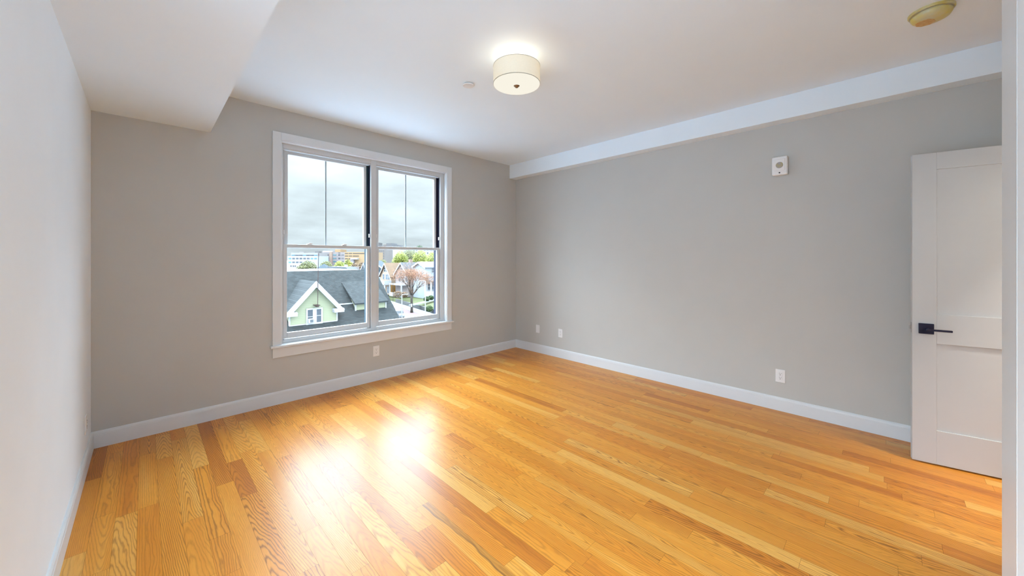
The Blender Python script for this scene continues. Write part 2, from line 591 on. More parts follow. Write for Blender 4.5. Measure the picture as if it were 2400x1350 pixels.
o = (MB().box(XN - 0.115, DX0, YD - 0.115, YD, 0, ZC).box(DX1, XR, YD - 0.115, YD, 0, ZC)
     .box(DX0, DX1, YD - 0.115, YD, 2.085, ZC)).build('wall_entry', M['greige'])
tag(o, 'greige wall around the entry doorway', 'wall', kind='structure')
o = (MB().box(XN - 0.115, XN, YD - 0.9, YD - 0.115, 0, ZC).box(XN - 0.115, XR, YD - 0.9, YD - 0.88, 0, ZC)).build('wall_hall', M['hall'])
tag(o, 'hallway walls beyond the entry doorway', 'wall', kind='structure')
o = MB().box(XL - T, XR + T, YD - 0.9, YW + T, ZC, ZC + 0.2).build('ceiling', M['ceiling'])
tag(o, 'flat white ceiling', 'ceiling', kind='structure')
o = MB().box(XL, 0.389, YN, YW, 2.429, ZC).build('ceiling_soffit', M['ceiling'])
tag(o, 'white dropped soffit boxed along the left wall', 'soffit', kind='structure')
o = MB().box(3.918, XR, YD, YW, 2.570, ZC).build('ceiling_beam', M['ceiling'], bevel=0.002)
tag(o, 'white boxed beam along the top of the right wall', 'beam', kind='structure')
# white board capping the end of the near wall
o = (MB().box(XN - 0.215, XN, YN, YN + 0.0012, 0, ZC).box(XN - 0.012, XN, YN - 0.115, YN, 0, ZC)).build('trim_1', M['trim'])
tag(o, 'white board trim on the end of the near wall', 'trim', kind='structure')


# baseboards ----------------------------------------------------------
def baseboard(name, label, p0, p1, nrm):
    """flat board with a stepped cap, running p0 to p1; nrm points into the room"""
    p0, p1, n = Vector((*p0, 0)), Vector((*p1, 0)), Vector((*nrm, 0))
    up = Vector((0, 0, 1))
    prof = [(0, 0), (0.015, 0), (0.015, 0.093), (0.0135, 0.0945), (0.0135, 0.098), (0.0145, 0.099), (0.0125, 0.110), (0.006, 0.119), (0, 0.119)]
    o = MB().prism([p0 + n * a + up * b for a, b in prof], p1 - p0).build(name, M['trim'])
    tag(o, label, 'baseboard', kind='structure')


baseboard('baseboard_back', 'white baseboard under the window wall', (XL, YW), (XR - 0.015, YW), (0, -1))
baseboard('baseboard_right', 'white baseboard along the right wall', (XR, YW), (XR, YD), (-1, 0))
baseboard('baseboard_left', 'white baseboard along the left wall', (XL, YN), (XL, YW - 0.015), (1, 0))
baseboard('baseboard_near', 'white baseboard along the near wall', (XL + 0.015, YN), (XN - 0.224, YN), (0, 1))

# window --------------------------------------------------------------
win = empty('window_1', (0, 0, 0), label='large white twin double-hung window with wide casing and sill', cat='window', kind='structure')
cx0, cx1, ix0, ix1, iz1 = 0.836, 2.845, 0.905, 2.772, 2.477
MB().box(cx0, ix0, YW - 0.02, YW, 0.553, 2.550).box(ix1, cx1, YW - 0.02, YW, 0.553, 2.550).box(ix0, ix1, YW - 0.02, YW, iz1, 2.550).build('casing', M['trim'], win, bevel=0.002)
MB().box(0.818, 2.865, YW - 0.045, YW, 0.531, 0.553).box(OX0, OX1, YW, YW + 0.075, 0.531, 0.553).build('stool', M['trim'], win, bevel=0.004)
MB().box(cx0, cx1, YW - 0.018, YW, 0.438, 0.531).build('apron', M['trim'], win, bevel=0.002)
jy0, jy1 = YW - 0.012, YW + 0.062
MB().box(OX0, 0.911, jy0, jy1, 0.553, OZ1).box(2.766, OX1, jy0, jy1, 0.553, OZ1).box(0.911, 2.766, jy0, jy1, 2.470, OZ1).build('jamb', M['trim'], win, bevel=0.001)
# vinyl frame of the twin unit
fy0, fy1 = YW + 0.050, YW + 0.165
fx = [(0.905, 0.936), (1.797, 1.858), (2.716, 2.774)]
fr = MB()
for a, b in fx:
    fr.box(a, b, fy0, fy1, 0.545, 2.478)
for a, b in ((0.936, 1.797), (1.858, 2.716)):
    fr.box(a, b, fy0, fy1, 2.428, 2.478)
    fr.box(a, b, fy0 + 0.012, fy0 + 0.02, 2.412, 2.428)
    fr.box(a, b, fy0, fy1, 0.545, 0.584)
for a, b in ((0.936, 1.797), (1.858, 2.716)):
    fr.box(a, a + 0.027, YW + 0.108, fy1, 0.584, 2.428)
fr.build('frame', M['vinyl'], win, bevel=0.002)
for b, q in ((1.797, 'liner_sky'), (2.716, 'liner')):
    MB().box(b - 0.027, b, YW + 0.108, fy1, 0.584, 2.412).build('jamb_track', M[q], win, bevel=0.001)
LY0, LY1 = YW + 0.068, YW + 0.100       # lower sash
UY0, UY1 = YW + 0.112, YW + 0.144       # upper sash


def sash(name, a, b, z0, z1, y0, y1, stile, top, bottom):
    s = (MB().box(a, a + stile, y0, y1, z0, z1).box(b - stile, b, y0, y1, z0, z1)
         .box(a + stile, b - stile, y0, y1, z1 - top, z1).box(a + stile, b - stile, y0, y1, z0, z0 + bottom))
    so = s.build(name, M['vinyl'], win, bevel=0.003)
    ym = (y0 + y1) / 2
    MB().box(a + stile - 0.004, b - stile + 0.004, ym - 0.002, ym + 0.002, z0 + bottom - 0.004, z1 - top + 0.004).build('pane', M['glass'], so)
    return so


for k, (a, b) in enumerate(((0.936, 1.797), (1.858, 2.716))):
    lo = sash('lower_sash', a + 0.004, b - 0.004, 0.590, 1.503, LY0, LY1, 0.034, 0.032, 0.056)
    upz = sash('upper_sash', a + 0.026, b - 0.026, 1.468, 2.420, UY0, UY1, 0.030, 0.034, 0.034)
    ym = (UY0 + UY1) / 2
    xm = (a + b) / 2 - 0.02
    MB().box(xm - 0.008, xm + 0.008, ym + 0.004, ym + 0.010, 1.502, 2.386).build('grille', M['grille'], upz)
    # dark balance tracks beside the upper sash
    for xa, xb in ((a, a + 0.005), (b - 0.005, b)):
        MB().box(xa, xb, LY0 + 0.006, UY1, 1.503, 2.412).build('jamb_track', M['liner'], win)
        d = 1 if xa == a else -1
        xs = a + 0.005 if d > 0 else b - 0.005
        MB().box(min(xs, xs + d * 0.010), max(xs, xs + d * 0.010), LY0 - 0.004, LY0 + 0.016, 1.60, 1.64).build('sash_stop', M['plate'], win, bevel=0.002)
    if k == 0:
        for xs in (a + 0.24, a + 0.58):
            MB().box(xs - 0.022, xs + 0.022, LY0 + 0.004, LY1 - 0.002, 1.503, 1.512).box(xs - 0.006, xs + 0.03, LY0 + 0.006, LY0 + 0.016, 1.512, 1.520).build('sash_lock', M['plate'], lo, bevel=0.002)
    MB().box(a + 0.25, b - 0.25, LY0 - 0.006, LY0 + 0.001, 0.592, 0.600).build('lift_rail', M['vinyl'], lo, bevel=0.001)

# unseen window added in the left wall to brighten the room ------------------------
w2 = empty('fill_window', (0, 0, 0), label='unseen white twin window added in the left wall for light', cat='window', kind='structure')
f2 = MB()
ymid = (NY0 + NY1) / 2
for a, b in ((NY0, NY0 + 0.05), (ymid - 0.025, ymid + 0.025), (NY1 - 0.05, NY1)):
    f2.box(XL - 0.15, XL - 0.08, a, b, NZ0, NZ1)
f2.box(XL - 0.15, XL - 0.08, NY0, NY1, NZ0, NZ0 + 0.05).box(XL - 0.15, XL - 0.08, NY0, NY1, NZ1 - 0.05, NZ1)
f2.build('frame', M['vinyl'], w2)
for a, b in ((NY0 + 0.05, ymid - 0.025), (ymid + 0.025, NY1 - 0.05)):
    MB().box(XL - 0.122, XL - 0.118, a, b, NZ0 + 0.05, NZ1 - 0.05).build('pane', M['glass'], w2)
MB().box(XL, XL + 0.018, NY0 - 0.07, NY0, NZ0, NZ1 + 0.07).box(XL, XL + 0.018, NY1, NY1 + 0.07, NZ0, NZ1 + 0.07).box(XL, XL + 0.018, NY0, NY1, NZ1, NZ1 + 0.07).box(XL, XL + 0.04, NY0 - 0.08, NY1 + 0.08, NZ0 - 0.02, NZ0).build('casing', M['trim'], w2)

# ceiling lamp ----------------------------------------------------------
LX, LYY = 1.833, 1.807
lamp = empty('ceiling_lamp', (LX, LYY, ZC), label='round drum ceiling lamp with cream shade, lit warm white', cat='ceiling lamp')
R = 0.162
sh = bpy.data.materials.new('lit_linen_shade')
sh.use_nodes = True
t = NT(sh.node_tree)
pz = t.n('ShaderNodeSeparateXYZ')
tcn = t.n('ShaderNodeTexCoord')
t.link(tcn.outputs['Object'], pz.inputs[0])
weave = t.noise(t.xyz(t.math('MULTIPLY', pz.outputs[0], 60.0), t.math('MULTIPLY', pz.outputs[1], 60.0), t.math('MULTIPLY', pz.outputs[2], 500.0)), 1.0, 2.0)
em = t.n('ShaderNodeEmission')
em.inputs[0].default_value = (1.0, 0.86, 0.60, 1)
t.link(t.math('MULTIPLY_ADD', weave, 0.10, 0.30), em.inputs[1])
df = t.n('ShaderNodeBsdfDiffuse')
df.inputs[0].default_value = (0.55, 0.52, 0.45, 1)
ad = t.n('ShaderNodeAddShader')
t.link(em.outputs[0], ad.inputs[0])
t.link(df.outputs[0], ad.inputs[1])
om = t.n('ShaderNodeOutputMaterial')
t.link(ad.outputs[0], om.inputs[0])
MB().lathe([(0.020, -0.016), (0.030, -0.010), (0.030, 0.0)]).build('canopy', M['trim'], lamp, smooth=False)
MB().tube([(0, 0, -0.198), (0, 0, -0.02)], 0.008, 12).build('stem', M['bronze'], lamp)
m_ = MB()
m_.lathe([(R - 0.003, -0.192), (R, -0.192), (R, -0.071), (R - 0.003, -0.071), (R - 0.003, -0.192)], seg=72, cap=False)
shade = m_.build('lamp_shade', sh, lamp, smooth=False)
for z in (-0.0725, -0.1915):
    MB().lathe([(R - 0.0028, z - 0.0015), (R + 0.0010, z - 0.0015), (R + 0.0010, z + 0.0015), (R - 0.0028, z + 0.0015), (R - 0.0028, z - 0.0015)], seg=72, cap=False).build('shade_rim', M['rim'], shade)
MB().lathe([(0.012, -0.205), (0.06, -0.2045), (0.11, -0.202), (0.14, -0.199), (R - 0.002, -0.1965), (R - 0.001, -0.1945), (R - 0.003, -0.1932), (0.01, -0.1932)], seg=72).build('diffuser', emis('lit_diffuser', (1.0, 0.95, 0.82), 0.74), lamp, smooth=True)
MB().lathe([(0.004, -0.218), (0.010, -0.216), (0.012, -0.211), (0.018, -0.208), (0.022, -0.204), (0.008, -0.198)], seg=32).build('finial', M['bronze'], lamp, smooth=True)
pl = bpy.data.lights.new('lamp_bulb', 'POINT')
pl.energy = 1.15
pl.color = (1.0, 0.85, 0.62)
pl.shadow_soft_size = 0.05
plo = bpy.data.objects.new('lamp_bulb', pl)
COL.objects.link(plo)
plo.parent = lamp
plo.location = (0, 0, -0.105)

# unseen fill light added in the hallway to brighten the room
hl = empty('hall_fill_light', (3.3, -1.40, ZC), label='unseen round fill light added on the hallway ceiling', cat='ceiling lamp')
MB().lathe([(0.12, -0.03), (0.14, -0.02), (0.14, 0)], seg=40).build('diffuser', emis('hall_fill_glow', (1.0, 0.93, 0.82), 8.0), hl)
hp = area('hall_fill_area', (0, 0, -0.04), (0, 0, 0), 0.25, 45, (1.0, 0.96, 0.90))
hp.parent = hl

# sprinkler cover, smoke alarm, horn, outlets -----------------------------
o = MB().lathe([(0.043, -0.013), (0.0455, -0.011), (0.0455, -0.007), (0.030, -0.006), (0.030, 0.0)], (1.852, 2.372, ZC), 40).build('sprinkler_cover', M['plate'])
tag(o, 'small round white sprinkler cover plate on the ceiling by the lamp', 'sprinkler')
sm = empty('smoke_alarm', (3.165, -0.178, ZC), label='round smoke alarm in a yellow dust cover on the ceiling', cat='smoke alarm')
MB().lathe([(0.088, -0.014), (0.092, -0.010), (0.092, 0.0)], seg=48).build('base', M['cover'], sm)
MB().lathe([(0.02, -0.052), (0.058, -0.050), (0.074, -0.042), (0.082, -0.028), (0.084, -0.0145)], seg=48).build('dust_cover', M['cover'], sm, smooth=True)
MB().lathe([(0.0845, -0.019), (0.0865, -0.0175), (0.0845, -0.016)], seg=48, cap=False).build('seam', M['rim'], sm)
MB().prism([(-0.03, 0.012, -0.0535), (-0.005, -0.012, -0.0535), (0.03, -0.020, -0.0535), (0.055, 0.0, -0.0535), (0.052, 0.036, -0.0535), (0.03, 0.058, -0.0535), (-0.002, 0.062, -0.0535), (-0.026, 0.044, -0.0535)], (0, 0, 0.006)).build('warning_sticker', M['cover_stain'], sm, bevel=0.003)

hn = empty('alarm_horn', (XR, 0.668, 2.19), label='white wall alarm horn with round yellowish grille high on right wall', cat='alarm')
MB().box(-0.052, 0, -0.058, 0.058, -0.083, 0.083).build('housing', M['plate'], hn, bevel=0.012, seg=4)
MB().box(-0.056, -0.050, -0.041, 0.041, -0.044, 0.058).build('faceplate', M['plate'], hn, bevel=0.003)
ry = Matrix.Rotation(-PI / 2, 4, 'Y')
MB().lathe([(0.027, 0.056), (0.026, 0.059), (0.005, 0.060)], (0, 0, 0.004), 32, ry).build('speaker_grille', M['speaker'], hn)
MB().lathe([(0.006, 0.050), (0.006, 0.054)], (0, 0, -0.063), 16, ry).build('screw', M['slot'], hn)


def outlet(label, loc, rotz, decor=True, blank=False):
    """wall plate, local -Y faces the room"""
    e = empty('wall_outlet', loc, rotz, label, 'outlet', 'wall outlet plates')
    MB().box(-0.036, 0.036, -0.006, 0, -0.058, 0.058).build('cover_plate', M['plate'], e, bevel=0.003)
    if blank:
        MB().box(-0.017, 0.017, -0.0075, -0.005, -0.034, 0.034).build('insert', M['plate'], e, bevel=0.001)
        return e
    MB().box(-0.0165, 0.0165, -0.0085, -0.005, -0.0335, 0.0335).build('receptacle', M['plate'], e, bevel=0.001)
    for dz in (0.018, -0.018):
        s = MB()
        s.box(-0.0075, -0.0055, -0.0092, -0.008, dz + 0.002, dz + 0.010)
        s.box(0.0055, 0.0075, -0.0092, -0.008, dz + 0.002, dz + 0.010)
        s.lathe([(0.0032, 0.008), (0.0032, 0.0092)], (0, 0, dz - 0.007), 12, Matrix.Rotation(PI / 2, 4, 'X'))
        s.build('socket', M['slot'], e)
    return e


outlet('white outlet plate under the window sill on the window wall', (1.833, YW, 0.330), 0)
outlet('white outlet plate low on right wall below the alarm horn', (XR, 0.670, 0.311), PI / 2 * 3)
outlet('white outlet with two dark holes near the far corner, right wall', (XR, 3.148, 0.337), PI / 2 * 3)
outlet('blank white wall plate closest to the far corner, right wall', (XR, 3.560, 0.341), PI / 2 * 3, blank=True)
outlet('white plate seen edge-on low on the left wall', (XL, 3.655, 0.290), PI / 2)

# door --------------------------------------------------------------------
DA = Vector((3.685, -0.122))
DD = Vector((0.1742, -0.9847))
hinge = DA + DD * 0.762
# local: +x from hinge towards latch edge, +y = room face seen by the camera
ang = math.atan2(-DD.y, -DD.x)
door = empty('door_1', (hinge.x, hinge.y, 0.0), ang, 'white two-panel door standing open at the right', 'door', kind='structure')
DW, DT, z0, z1 = 0.762, 0.035, 0.010, 2.066
# visible face is at local y = 0 plus; which side faces the camera
side = 1 if (Matrix.Rotation(ang, 2) @ Vector((0, 1))).dot(-hinge) > 0 else -1


def dbox(mb, x0, x1, d0, d1, za, zb):
    ys = sorted((-side * d0, -side * d1))
    return mb.box(x0, x1, ys[0], ys[1], za, zb)


b = MB()
dbox(b, DW - 0.112, DW, 0, DT, z0, z1)
dbox(b, 0, 0.112, 0, DT, z0, z1)
dbox(b, 0.112, DW - 0.112, 0, DT, 1.954, z1)
dbox(b, 0.112, DW - 0.112, 0, DT, 0.805, 0.998)
dbox(b, 0.112, DW - 0.112, 0, DT, z0, 0.232)
b.build('door_frame', M['door'], door, bevel=0.0015)
for za, zb in ((0.232, 0.805), (0.998, 1.954)):
    b = MB()
    dbox(b, 0.108, DW - 0.108, 0.011, DT - 0.011, za - 0.004, zb + 0.004)
    b.build('panel', M['door'], door)
b = MB()
dbox(b, DW - 0.099, DW - 0.029, -0.010, 0, 0.865, 0.934)
rose = b.build('handle_rose', M['black'], door, bevel=0.002)
b = MB()
dbox(b, DW - 0.074, DW - 0.056, -0.045, -0.010, 0.889, 0.905)
dbox(b, DW - 0.170, DW - 0.054, -0.055, -0.042, 0.891, 0.904)
b.build('lever', M['black'], rose, bevel=0.003)
b = MB()
b.box(DW, DW + 0.0015, -side * 0.017 - 0.012, -side * 0.017 + 0.012, 0.865, 0.935)
lt = b.build('latch_plate', M['steel'], door)
MB().box(DW, DW + 0.011, -side * 0.017 - 0.006, -side * 0.017 + 0.006, 0.890, 0.910).build('latch_bolt', M['steel'], lt, bevel=0.002)
for zh in (0.25, 1.04, 1.83):
    MB().tube([(-0.004, side * 0.004, zh - 0.045), (-0.004, side * 0.004, zh + 0.045)], 0.006, 12).build('hinge', M['black'], door)
o = (MB().box(DX0 - 0.07, DX0, YD, YD + 0.018, 0, 2.155).box(DX1, DX1 + 0.07, YD, YD + 0.018, 0, 2.155)
     .box(DX0, DX1, YD, YD + 0.018, 2.085, 2.155)).build('trim_2', M['trim'], bevel=0.002)
tag(o, 'white casing around the entry doorway', 'trim', kind='structure')

# ================================================================= outside
GZ = -11.1
FW = Vector((math.cos(YAW), math.sin(YAW)))
RT = Vector((math.sin(YAW), -math.cos(YAW)))
EYE = Vector((0, 0, CAM_H))


def site(px, py, t):
    """world place of an image pixel at a chosen distance t"""
    q = FW * t + RT * ((px - 1200) / FOC * t)
    return Vector((q.x, q.y, CAM_H + (604.6 - py) / FOC * t))


# ground, street ---------------------------------------------------------
o = MB().box(-900, 1600, -900, 1800, GZ - 1, GZ).build('ground', M['concrete'])
tag(o, 'pale paved ground around the neighbouring houses', 'ground', kind='structure')
S0 = Vector((47.77, 94.52))
SD = Vector((47.77 - 43.79, 94.52 - 69.15)).normalized()
SN = Vector((SD.y, -SD.x))


def st(a, off, z):
    q = S0 + SD * a + SN * off
    return (q.x, q.y, z)


def strip(name, m, o0, o1, z, a0=-45, a1=60, label=None, cat=None, kind='structure', h=0.2):
    ob = MB().prism([st(a0, o0, z - h), st(a0, o1, z - h), st(a1, o1, z - h), st(a1, o0, z - h)], (0, 0, h)).build(name, m)
    return tag(ob, label, cat, kind=kind)


strip('road', M['asphalt'], -11.5, -4.2, GZ + 0.02, label='grey street beyond the green house', cat='road')
strip('paved_strip', M['brickpave'], -4.2, -1.1, GZ + 0.04, label='reddish strip between street and sidewalk', cat='paving')
strip('sidewalk', M['concrete'], -1.1, 1.3, GZ + 0.14, label='white sidewalk in front of the lawns', cat='sidewalk')
strip('retaining_wall', M['stone'], 1.5, 1.9, GZ + 1.0, -26, 2, label='low grey stone retaining wall along the sidewalk', cat='wall', h=1.2)
lw = MB()
lw.prism([st(-30, 1.9, GZ - 0.1), st(45, 1.9, GZ - 0.1), st(45, 1.9, GZ + 0.75), st(-30, 1.9, GZ + 0.75)], tuple(SN * 0.02) + (0,))
prof = [(1.4 + 0.5, 0.80), (4.0, 1.15), (8.0, 1.4), (17.0, 1.4)]
lw = MB()
for (p, za), (q, zb) in zip(prof, prof[1:]):
    lw.prism([st(-30, p, GZ - 0.2), st(-30, p, GZ + za), st(-30, q, GZ + zb), st(-30, q, GZ - 0.2)], tuple(SD * 75) + (0,))
tag(lw.build('lawn', M['grass']), 'green sloping lawn in front of the far houses', 'lawn', kind='stuff')
g0, g1 = site(962, 716.5, 86), site(1024, 702, 96)
d_ = (g1 - g0)
n_ = Vector((d_.y, -d_.x, 0)).normalized() * 0.5
MB_ = MB().prism([g0 - n_, g0 + n_, g1 + n_, g1 - n_], (0, 0, 0.18))
tag(MB_.build('garden_path', M['concrete']), 'thin pale path climbing the lawn', 'path', kind='structure')

# the green house ----------------------------------------------------------
RK = 0.845


def roof_z(y):
    return -3.0 + (y - 27.0) * RK


YE, YR, HX0, HX1 = 26.45, 31.0, -9.0, 14.05
gh = empty('green_house', (3, 31, GZ), label='pale green house with slate-grey shingle roof right outside the window', cat='house')


def rel(mb, name, m, parent, origin, **kw):
    """build geometry written in world metres under a parent standing at origin"""
    bmesh.ops.translate(mb.bm, verts=mb.bm.verts, vec=-Vector(origin))
    return mb.build(name, m, parent, **kw)


G0 = (3, 31, GZ)
zr, ze = roof_z(YR), roof_z(YE)
rel(MB().prism([(HX0, YE, ze), (HX0, YR, zr), (HX0, 2 * YR - YE, ze), (HX0, 2 * YR - YE, ze - 0.15), (HX0, YR, zr - 0.18), (HX0, YE, ze - 0.15)], (HX1 - HX0, 0, 0)), 'roof', M['shingle'], gh, G0)
rel(MB().prism([(HX0 + .4, 26.9, GZ), (HX0 + .4, 26.9, roof_z(26.9) - .16), (HX0 + .4, YR, zr - .2), (HX0 + .4, 35.1, roof_z(26.9) - .16), (HX0 + .4, 35.1, GZ)], (HX1 - HX0 - .7, 0, 0)), 'house_wall', M['siding'], gh, G0)
rel(MB().box(HX0, HX1, YE - 0.12, YE + 0.02, ze - 0.22, ze - 0.02), 'gutter', M['wtrim'], gh, G0)
rel(MB().box(9.6, 13.9, 24.6, 26.9, -4.35, -4.2).box(9.6, 9.75, 24.7, 24.85, GZ, -4.3).box(13.7, 13.85, 24.7, 24.85, GZ, -4.3), 'porch_roof', M['flatroof'], gh, G0)
rel(MB().box(9.75, 11.1, 28.05, 28.2, roof_z(28.1), roof_z(28.1) + 0.08), 'flashing', M['wtrim'], gh, G0)
# gable dormer
ax, az, el, er, ez = 8.06, -0.20, 6.30, 9.82, -2.20
dorm = rel(MB().prism([(6.57, 27, -3.02), (9.51, 27, -3.02), (9.51, 27, -2.1), (ax, 27, -0.36), (6.57, 27, -2.1)], (0, 2.6, 0)), 'gable_dormer', M['siding'], gh, G0)
G1 = G0


def subp(mb, name, m, parent):
    bmesh.ops.translate(mb.bm, verts=mb.bm.verts, vec=-Vector(G0))
    return mb.build(name, m, parent)


yb = 27 + (az + 3.0) / RK
for xe in (el, er):
    subp(MB().prism([(xe, 26.62, ez), (ax, 26.62, az), (ax, yb + .2, az), (xe, 27 + (ez + 3) / RK + .15, ez)], (0, 0, -0.12)), 'dormer_roof', M['shingle'], dorm)
    s_ = 1 if xe > ax else -1
    d = Vector((xe - ax, 0, ez - az)).normalized()
    nn = Vector((-d.z * s_, 0, d.x * s_))
    if nn.z > 0:
        nn = -nn
    p0, p1 = Vector((ax, 26.56, az + 0.03)), Vector((xe, 26.56, ez + 0.03))
    subp(MB().prism([p0, p1, p1 + nn * 0.26, p0 + Vector((0, 0, -0.40))], (0, 0.12, 0)), 'rake_board', M['wtrim'], dorm)
    a, b = sorted((xe + s_ * 0.05, xe - s_ * 0.66))
    subp(MB().prism([(a, 26.52, ez - 0.02), (b, 26.52, ez - 0.02), (b - .06, 26.52, ez + 0.1), (a + .06, 26.52, ez + 0.1)], (0, 0.6, 0)).box(a + .03, b - .03, 26.53, 27.1, ez - 0.17, ez - 0.02), 'cornice_return', M['wtrim'], dorm)
subp(MB().box(6.53, 6.62, 26.97, 27.05, -3.0, -2.3).box(9.46, 9.55, 26.97, 27.05, -2.98, -2.3).box(6.55, 9.53, 26.96, 27.02, -3.04, -2.97), 'corner_board', M['wtrim'], dorm)
dw = subp(MB().box(7.54, 7.63, 26.93, 27.02, -3.06, -1.98).box(7.94, 8.18, 26.93, 27.02, -3.06, -1.98).box(8.46, 8.56, 26.93, 27.02, -3.06, -1.98)
          .box(7.63, 7.94, 26.93, 27.02, -2.08, -1.98).box(8.18, 8.46, 26.93, 27.02, -2.08, -1.98).box(7.63, 7.94, 26.93, 27.02, -3.06, -2.95).box(8.18, 8.46, 26.93, 27.02, -3.06, -2.95)
          .box(7.63, 7.94, 26.95, 27.0, -2.56, -2.52).box(8.18, 8.46, 26.95, 27.0, -2.53, -2.49), 'dormer_window', M['wtrim'], dorm)
# shed dormer
sd = rel(MB().prism([(11.05, 27.6, -2.62), (11.05, 27.6, -2.0), (11.05, 30.0, -.56), (11.05, 30.0, -1.4)], (2.3, 0, 0)), 'shed_dormer', M['siding'], gh, G0)
subp(MB().prism([(10.86, 27.3, -1.95), (10.86, 30.1, -.42), (10.86, 30.1, -.52), (10.86, 27.3, -2.06)], (2.6, 0, 0)), 'dormer_roof', M['shingle'], sd)
subp(MB().box(11.0, 13.4, 27.52, 27.6, -2.68, -2.60).box(13.33, 13.42, 27.55, 27.65, -2.65, -2.05).box(10.99, 11.08, 27.55, 27.65, -2.65, -2.05), 'corner_board', M['wtrim'], sd)
for a, b in ((7.63, 7.94), (8.18, 8.46)):
    subp(MB().box(a, b, 26.975, 26.99, -2.95, -2.08), 'window_pane', M['wglass'], dorm)

ac = empty('air_conditioner', (7.785, 26.85, -2.95), label='white air conditioner in the left half of the dormer window', cat='air conditioner')
MB().box(-0.155, 0.155, -0.10, 0.1, 0.0, 0.30).build('case', M['ac'], ac, bevel=0.01)
MB().box(-0.06, 0.13, -0.11, -0.095, 0.05, 0.24).build('grille', M['acg'], ac)

mst = empty('service_mast', (8.10, 26.42, -1.82), label='thin rusty mast standing in front of the green gable', cat='mast')
MB().tube([(-.02, 0, 0), (0.0, 0.02, 1.4), (0.05, 0.02, 3.5)], 0.022, 8).build('pole', M['rust'], mst)
MB().box(-0.16, 0.14, -0.03, 0.5, 0.03, 0.07).box(-0.05, 0.05, -0.05, 0.5, -0.05, 0.05).build('bracket', M['rust'], mst)

# buildings behind the ridge ------------------------------------------------
fb = empty('flat_roof_building', (12, 47, GZ), label='low building with a white flat roof just behind the grey ridge', cat='building')
MB().box(-12, 6, -6, 6, 0, 10.9).build('house_wall', M['hosp2'], fb)
MB().box(-12.2, 6.2, -6.2, 6.2, 10.9, 11.05).build('roof', M['flatroof'], fb)


class Block:
    """a far building seen square-on; px, py are image pixels of its details, set at a chosen distance t"""
    def __init__(self, name, label, cat, pl, pr, py, t, depth, m, group=None):
        self.t, self.pc = t, (pl + pr) / 2
        p = site(self.pc, 604.6, t)
        self.e = empty(name, (p.x, p.y, GZ), YAW - PI / 2, label, cat, group)
        self.body = MB().box(self.x(pl), self.x(pr), 0, depth, 0, self.z(py)).build('building_wall', m, self.e)
        self.pl, self.pr, self.py, self.d = pl, pr, py, depth

    def x(self, px):
        return (px - self.pc) / FOC * self.t

    def z(self, py):
        return CAM_H + (604.6 - py) / FOC * self.t - GZ

    def add(self, name, m, pl, pr, p0, p1, y0=-0.15, y1=0.3, parent=None):
        z0, z1 = sorted((self.z(p0), self.z(p1)))
        return MB().box(self.x(pl), self.x(pr), y0, y1, z0, z1).build(name, m, parent or self.e)


b = Block('office_building', 'pale blue-white office block with window rows, far left behind the roof', 'building', 674, 744, 600.5, 250, 15, M['hosp'])
b.add('upper_storey', M['hosp2'], 681, 744, 592.5, 600.5, 0.5, 14)
for k in range(7):
    b.add('window', M['dwin'] if k % 3 else M['teal'], 683 + k * 8.7, 690.5 + k * 8.7, 597, 599.6, 0.3, 1)
for k in range(8):
    b.add('window', M['teal'] if k in (0, 6, 7) else M['dwin'], 676.5 + k * 8.6, 683 + k * 8.6 - 0.4, 604, 608)
for k in range(4):
    b.add('window', M['teal'] if k == 0 else M['dwin'], 676.5 + k * 8.6, 682.5 + k * 8.6, 613, 616.5)
b.add('rooftop_unit', M['greybrown'], 727, 736, 588.5, 592.5, 6, 10)
b.add('rooftop_unit', M['hosp2'], 689, 700, 590, 592.5, 6, 12)

b = Block('brick_building', 'greyed brick block left of the tan garage with salmon stripes', 'building', 744, 808, 591, 270, 35, M['brick'])
b.add('stair_tower', M['brick2'], 773, 779, 590, 630, -0.6, 8)
b.add('roof_tower', M['garage'], 779, 792, 584, 591, 4, 14)
b.add('rooftop_unit', M['hosp'], 748, 772, 587.5, 591, 5, 16)
for py in (597.5, 605.5, 613):
    for px in (747, 754.5, 762, 766.5):
        b.add('window', M['dwin'], px, px + 3.2, py - 1.3, py + 1.3)
    b.add('window', M['teal'], 781, 788, py - 1.4, py + 1.4)
    b.add('window', M['dwin'], 793, 797.5, py - 1.4, py + 1.6)
    b.add('window', M['greybrown'], 800.5, 806, py - 1.2, py + 1.2)
b.add('window', M['dwin'], 793, 797.5, 590.4 + 1.5, 590.4 + 3)

b = Block('parking_garage', 'tan concrete parking garage with dark open decks', 'parking garage', 808, 858, 590.5, 230, 30, M['garage'])
for py, xe in ((594, 854), (600, 841), (606.5, 824)):
    for pl, pr in ((808.5, 815.5), (817.5, 825), (827, xe)):
        if pr > pl:
            b.add('deck_opening', M['void'], pl, pr, py - 0.9, py + 0.9)
b.add('entry_canopy', M['flatroof'], 826, 841, 604.5, 608, -3, 0.2)
b.add('entry_wall', M['brick'], 824, 832, 608, 617, -2, 0.2)

